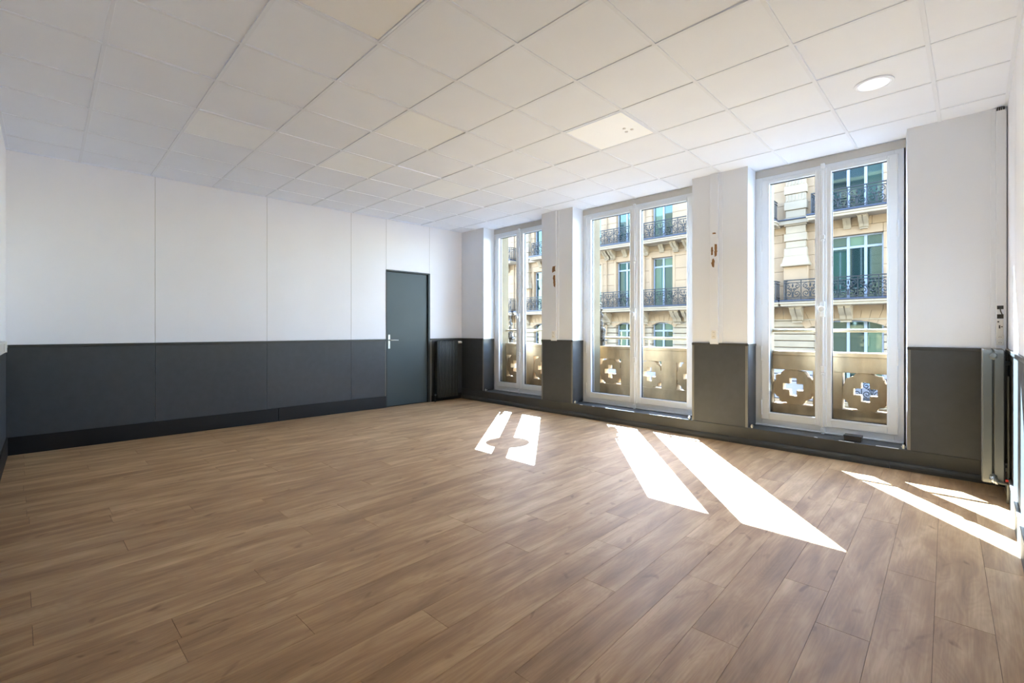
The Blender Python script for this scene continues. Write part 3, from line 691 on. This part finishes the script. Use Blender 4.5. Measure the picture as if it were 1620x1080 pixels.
# ------------------------------------------------------------------ the building across the street
YB = 23.0; YBL = 22.3
bl = thing('building', 'cream limestone apartment building across the street with iron balconies', 'building', (-12, YB, -4.6))
XL, XR = -27.0, 2.5
WINS = [(-25.6, 1.15), (-20.17, 1.15), (-18.1, 1.15), (-16.05, 1.15), (-13.85, 1.15), (-11.645, 1.15), (-9.45, 1.15), (-7.4, 1.15), (-3.6, 2.3), (0.2, 2.0)]
MB().box(XL, YB+0.30, -4.6, XR, YB+0.7, 9.6).build('wall', STONE, bl)
lev = {0: (-1.0, 1.64), 1: (2.45, 5.08), 2: (5.95, 8.6)}
edges = [-4.6, -3.6, -2.6, -1.8, -1.0]+[-1.0+0.293*k for k in range(1, 9)]+[1.64, 2.25, 2.55, 3.17, 3.8, 4.43, 5.08, 5.43, 5.80, 6.05, 6.7, 7.35, 8.0, 8.6, 9.1, 9.6]
blocks = []
for z0, z1 in zip(edges[:-1], edges[1:]):
    zc = (z0+z1)/2; op = any(a < zc < b_ for a, b_ in lev.values())
    iv = []; x = XL
    if op:
        for c, w in WINS: iv.append((x, c-w/2)); x = c+w/2
    iv.append((x, XR))
    for (a, b_) in iv:
        n = max(1, round((b_-a)/1.7)); sh = 0.25 if int(round(zc*10)) % 2 else -0.1
        for k in range(n):
            xa = a+(b_-a)*k/n+(sh if 0 < k < n else 0); xb = a+(b_-a)*(k+1)/n+(sh if 0 < k+1 < n else 0)
            vis = any(xb > p and xa < q for p, q in ((-24, -19.8), (-16.2, -10.1), (-6.6, -2.2))) and -2 < zc < 8.7
            blocks.append((not vis, xa, xb, z0, z1))
blocks.sort(key=lambda b_: b_[0]); rest = MB()
for k, (nv, xa, xb, z0, z1) in enumerate(blocks):
    rust = z1 <= 1.65; g = 0.014 if rust else 0.005; mt = STONEW if z1 < -0.1 else (STONEL if rust else STONE)
    y = YB-random.uniform(0, .008)
    if not nv and k < 290: MB().box(xa+g, y, z0+g, xb-g, YB+0.31, z1-g, 0.02 if rust else 0.006).build('stone', mt, bl)
    else: rest.box(xa+g, y, z0+g, xb-g, YB+0.31, z1-g, 0.006)
rest.build('stone_courses', STONE, bl, kind='stuff')
# windows
def far_window(c, w, z0, z1, trans, nm, level):
    y = YB+0.20; m = MB(); fw = 0.06
    rect_frame(m, c-w/2, z0, c+w/2, z1, fw, fw+0.02, y, y+0.07, 0.004)
    for k in range(1, nm): xx = c-w/2+w*k/nm; m.box(xx-0.05, y-0.01, z0, xx+0.05, y+0.07, z1, 0.004)
    m.box(c-w/2, y-0.008, trans-0.045, c+w/2, y+0.07, trans+0.045, 0.004)
    wi = m.build('window', FRAMEB, bl)
    for k in range(nm):
        for (a, b_) in ((z0+0.05, trans-0.04), (trans+0.04, z1-0.05)):
            xa = c-w/2+w*k/nm+0.04; xb = c-w/2+w*(k+1)/nm-0.04; tl = random.uniform(-.006, .006); tz = random.uniform(-.004, .004)
            yy = y+0.035
            MB().add([(xa, yy-tl-tz, a), (xb, yy+tl-tz, a), (xb, yy+tl+tz, b_), (xa, yy-tl+tz, b_), (xa, yy+.02, a), (xb, yy+.02, a), (xb, yy+.02, b_), (xa, yy+.02, b_)],
                     [(0, 1, 2, 3), (7, 6, 5, 4), (0, 4, 5, 1), (1, 5, 6, 2), (2, 6, 7, 3), (3, 7, 4, 0)]).build('pane', PANE, wi)
for (c, w) in WINS:
    nm = 2 if w < 2 else 4
    far_window(c, w, -1.0, 1.62, 1.19, nm, 0); far_window(c, w, 2.45, 5.08, 4.60, nm, 1); far_window(c, w, 5.95, 8.6, 8.12, nm, 2)
    # segmental arch with voussoirs over the lower window
    rise = 0.16 if nm == 2 else 0.22; R = (w*w/4+rise*rise)/(2*rise); cz = 1.64-R; nv = 7 if nm == 2 else 11
    hw = w/2; am = math.asin(hw/R); z_sp = cz+R*math.cos(am)
    for sgn in (-1, 1):
        P = [(c+sgn*hw, z_sp), (c+sgn*hw, 1.64)]+[(c+sgn*R*math.sin(am*q/6), cz+R*math.cos(am*q/6)) for q in range(0, 7)]
        MB().prism(P, YB-0.005, YB+0.25, 'y').build('arch_spandrel', STONEL, bl)
    ext = am*1.30
    for q in range(nv):
        a0 = -ext+2*ext*q/nv; a1 = -ext+2*ext*(q+1)/nv; gg = 0.006
        top = 2.02
        P = []
        for a_ in (a0+gg/R, a1-gg/R): P.append((c+R*math.sin(a_), cz+R*math.cos(a_)))
        f0 = (top-cz)/math.cos(a1-gg/R); f1 = (top-cz)/math.cos(a0+gg/R)
        P += [(c+f0*math.sin(a1-gg/R), top), (c+f1*math.sin(a0+gg/R), top)]
        MB().prism(P, YB-0.035, YB+0.02, 'y').build('voussoir', STONE, bl)
    if nm == 2:  # moulded surround and keystone under the upper balcony
        for lv in (1,):
            MB().box(c-w/2-0.16, YB-0.03, 2.5, c-w/2-0.02, YB+0.1, 5.18, 0.02).build('jamb_moulding', STONE, bl)
            MB().box(c+w/2+0.02, YB-0.03, 2.5, c+w/2+0.16, YB+0.1, 5.18, 0.02).build('jamb_moulding', STONE, bl)
# string course
MB().box(XL, YB-0.06, 1.44-0.02+0.22, XR, YB+0.1, 1.70, 0.01).build('string_course', STONEL, bl)
# corbels
def corbel(c, zt, h, d, w):
    P = [(YB, zt), (YB-d, zt), (YB-d, zt-h*.18), (YB-d*.86, zt-h*.30), (YB-d*.72, zt-h*.48), (YB-d*.40, zt-h*.62), (YB-d*.28, zt-h*.78), (YB-d*.24, zt-h*.9), (YB-d*.10, zt-h), (YB, zt-h)]
    m = MB()
    for (a, b_) in ((c-w/2, c-w*.06), (c-w*.06, c+w*.06), (c+w*.06, c+w/2)):
        kk = 1.0 if b_-a > w*.2 else 0.9
        m.prism([(YB-(YB-p[0])*kk, p[1]) for p in P], a, b_, 'x')
    m.box(c-w*.58, YB-d*1.05, zt-h*.08, c+w*.58, YB, zt, 0.01)
    m.box(c-w*.45, YB-d*.3, zt-h*1.1, c+w*.45, YB, zt-h, 0.01)
    return m
cb = corbel(0, 0, 0.62, 0.58, 0.42); cb0 = None
def put_corbels(list_, zt, parent, small=False):
    for x in list_:
        h, w = (0.62, 0.42) if not small else (0.46, 0.30)
        corbel(x, zt, h, 0.5 if small else 0.58, w).build('corbel', STONEL, parent, smooth=True)
# railing panel mesh, shared
def spiral(cx, cz, r0, r1, a0, a1, n=16):
    return [(cx+(r0+(r1-r0)*k/n)*math.cos(a0+(a1-a0)*k/n), 0, cz+(r0+(r1-r0)*k/n)*math.sin(a0+(a1-a0)*k/n)) for k in range(n+1)]
PWD = 0.62; PH = 0.84
def railing_mesh():
    m = MB(); r = 0.019
    def t_(p): m.tube(p, r, 4)
    for s_ in (-1, 1):
        t_([(s_*x, y, z) for x, y, z in spiral(0.150, 0.26, 0.13, 0.02, -PI/2, 2.6*PI-PI/2)])
        t_([(s_*x, y, z) for x, y, z in spiral(0.170, 0.575, 0.105, 0.02, PI/2, PI/2-2.5*PI)])
        t_([(s_*0.03, 0, 0.13), (s_*0.02, 0, 0.25), (s_*0.07, 0, 0.42), (s_*0.13, 0, 0.47), (s_*0.19, 0, 0.47)])
        t_([(s_*x, y, z) for x, y, z in spiral(0.065, 0.43, 0.06, 0.015, -0.3, 2*PI, 10)])
        m.lathe([(0.001, -.03), (.022, 0), (.001, .03)], (s_*0.15, 0, 0.70), 'z', 5)
    t_([(0, 0, 0.12), (0, 0, 0.36)]); m.lathe([(0.002, -.09), (.035, -.02), (.03, .03), (.002, .10)], (0, 0, 0.60), 'z', 6)
    m.tube([(PWD/2, 0, 0), (PWD/2, 0, PH)], 0.022, 4)
    for z in (0.10, 0.72): m.box(-PWD/2, -0.014, z-0.016, PWD/2, 0.014, z+0.016)
    m.box(-PWD/2, -0.022, PH-0.03, PWD/2, 0.022, PH+0.012); m.box(-PWD/2, -0.014, 0.02, PWD/2, 0.014, 0.045)
    return m
proto = None
def railing(x0, x1, zb, parent, y=YBL):
    global proto
    n = max(1, round((x1-x0)/PWD)); w = (x1-x0)/n
    for k in range(n):
        loc = (x0+w*(k+.5), y+0.03, zb)
        if proto is None:
            mm = railing_mesh(); proto = mm.build('railing_panel', IRON, parent, at=(0, 0, 0)); proto.location = Vector(loc)-wloc(parent)
        else:
            inst(proto, loc, parent)
def end_rail(x, zb, parent):
    m = MB()
    for yy in (YBL+0.03, YBL+0.2, YBL+0.37, YBL+0.54): m.tube([(x, yy, zb), (x, yy, zb+PH)], 0.02, 6)
    for zz in (0.03, 0.12, 0.72, PH): m.box(x-0.02, YBL+0.03, zb+zz-0.012, x+0.02, YB-0.05, zb+zz+0.012)
    m.build('end_railing', IRON, parent)
def balcony(x0, x1, ztop, thick, corb, small=False, ends=(True, True), slab=True):
    b_ = MB().box(x0-0.12, YBL-0.08, ztop-thick, x1+0.12, YB+0.02, ztop-0.075, 0.02)
    b_.box(x0-0.16, YBL-0.12, ztop-thick*.62, x1+0.16, YB+0.02, ztop-0.07, 0.02)
    b_ = b_.build('balcony', STONEL, bl)
    MB().box(x0-0.14, YBL-0.14, ztop-0.07, x1+0.14, YB-0.01, ztop, 0.01).build('zinc_cover', ZINC, b_)
    railing(x0, x1, ztop+0.01, b_)
    if ends[0]: end_rail(x0, ztop+0.01, b_)
    if ends[1]: end_rail(x1, ztop+0.01, b_)
    put_corbels(corb, ztop-thick, b_, small)
    return b_
balcony(-21.75, -6.05, 2.50, 0.27, [-21.3, -19.15, -16.9+.02, -15.1, -14.75-.2, -12.6, -10.75, -10.15, -8.45, -6.5])
balcony(-5.72, 2.0, 2.50, 0.27, [-5.35, -3.62, -1.5, 0.9])
balcony(-26.8, -22.25, 2.50, 0.27, [-23.0, -25])
balcony(-20.35, -6.15, 6.02, 0.26, [-19.3, -17.1, -16.9+1.9, -14.6, -12.75+.2, -11.35+.5, -10.2, -8.5], True)
balcony(-4.72, 2.0, 6.02, 0.26, [-3.05, -4.3, 0.9], True)
balcony(-26.8, -22.35, 6.02, 0.26, [-23.2, -25], True)
balcony(-4.3, 2.0, -1.52, 0.25, [-3.4, -1.2], ends=(True, False))
MB().box(-22.2, YB-0.22, 5.72, -6.1+0.1, YB, 5.86, 0.02).build('ledge', STONEL, bl)
MB().box(-6.2, YB-0.32, 5.80, -4.6, YB, 5.98, 0.02).build('ledge', STONEL, bl); MB().box(-6.2, YB-0.36, 5.98, -4.6, YB, 6.03, 0.01).build('zinc_ledge', ZINC, bl)
# carved keystones over mid-level windows
for (c, w) in WINS:
    m = corbel(c, 5.76, 0.40, 0.22, 0.26); m.build('keystone', STONEL, bl, smooth=True)
# banded pilasters
for (x0, x1) in ((-5.83, -4.97), (-21.72, -21.03)):
    z = 4.42; k = 0; hh = [0.36, 0.30, 0.33, 0.33, 0.36, 0.33, 0.36, 0.33, 0.36, 0.33, 0.36, 0.33, 0.36]
    MB().box(x0-0.12, YB-0.36, 3.98, x1+0.12, YB, 4.12, 0.03).build('pilaster_base', STONEL, bl)
    MB().prism([(x0-0.08, 4.12), (x1+0.08, 4.12), (x1, 4.42), (x0, 4.42)], YB-0.30, YB, 'y').build('pilaster_base', STONEL, bl)
    MB().box(x0-0.03, YB-0.20, 2.5, x1+0.03, YB, 3.98, 0.02).build('pedestal', STONE, bl)
    while z < 9.0 and k < len(hh):
        e_ = 0.05 if k % 2 == 0 else 0.0
        band = MB().box(x0+0.05-e_, YB-0.20-e_, z, x1-0.05+e_, YB, z+hh[k]-0.012, 0.012).build('pilaster_band', STONEL, bl)
        if k in (7, 9, 11):
            for q in range(6): xx = x0+0.12+(x1-x0-0.24)*q/5; MB().box(xx-0.02, YB-0.225, z+0.03, xx+0.02, YB-0.19, z+hh[k]-0.04, 0.006).build('flute', STONEL, band)
        z += hh[k]; k += 1
# downpipes and cornice
for x in (-12.62-.02, -15.05, -22.6): MB().tube([(x, YB-0.06, -1), (x, YB-0.06, 9)], 0.035, 8).build('downpipe', STONE, bl, smooth=True)
MB().box(XL, YB-0.6, 9.3, XR, YB+0.4, 9.6, 0.05).build('cornice', STONEL, bl)
# unseen mansard roof, added tall enough to cut sky glare on the floor
MB().prism([(YB+0.1, 9.6), (YB+1.5, 13.6), (YB+6.0, 14.4), (YB+6.0, 9.6)], XL, XR, 'x').build('roof', ZINC, bl)
for (c, w) in WINS:
    MB().box(c-0.7, YB+0.25, 9.9, c+0.7, YB+1.6, 12.2, 0.03).build('dormer', STONEL, bl)
# street
MB().box(-60, 5.86, -4.75, 40, 60, -4.6).build('street', ASPH, kind='structure')
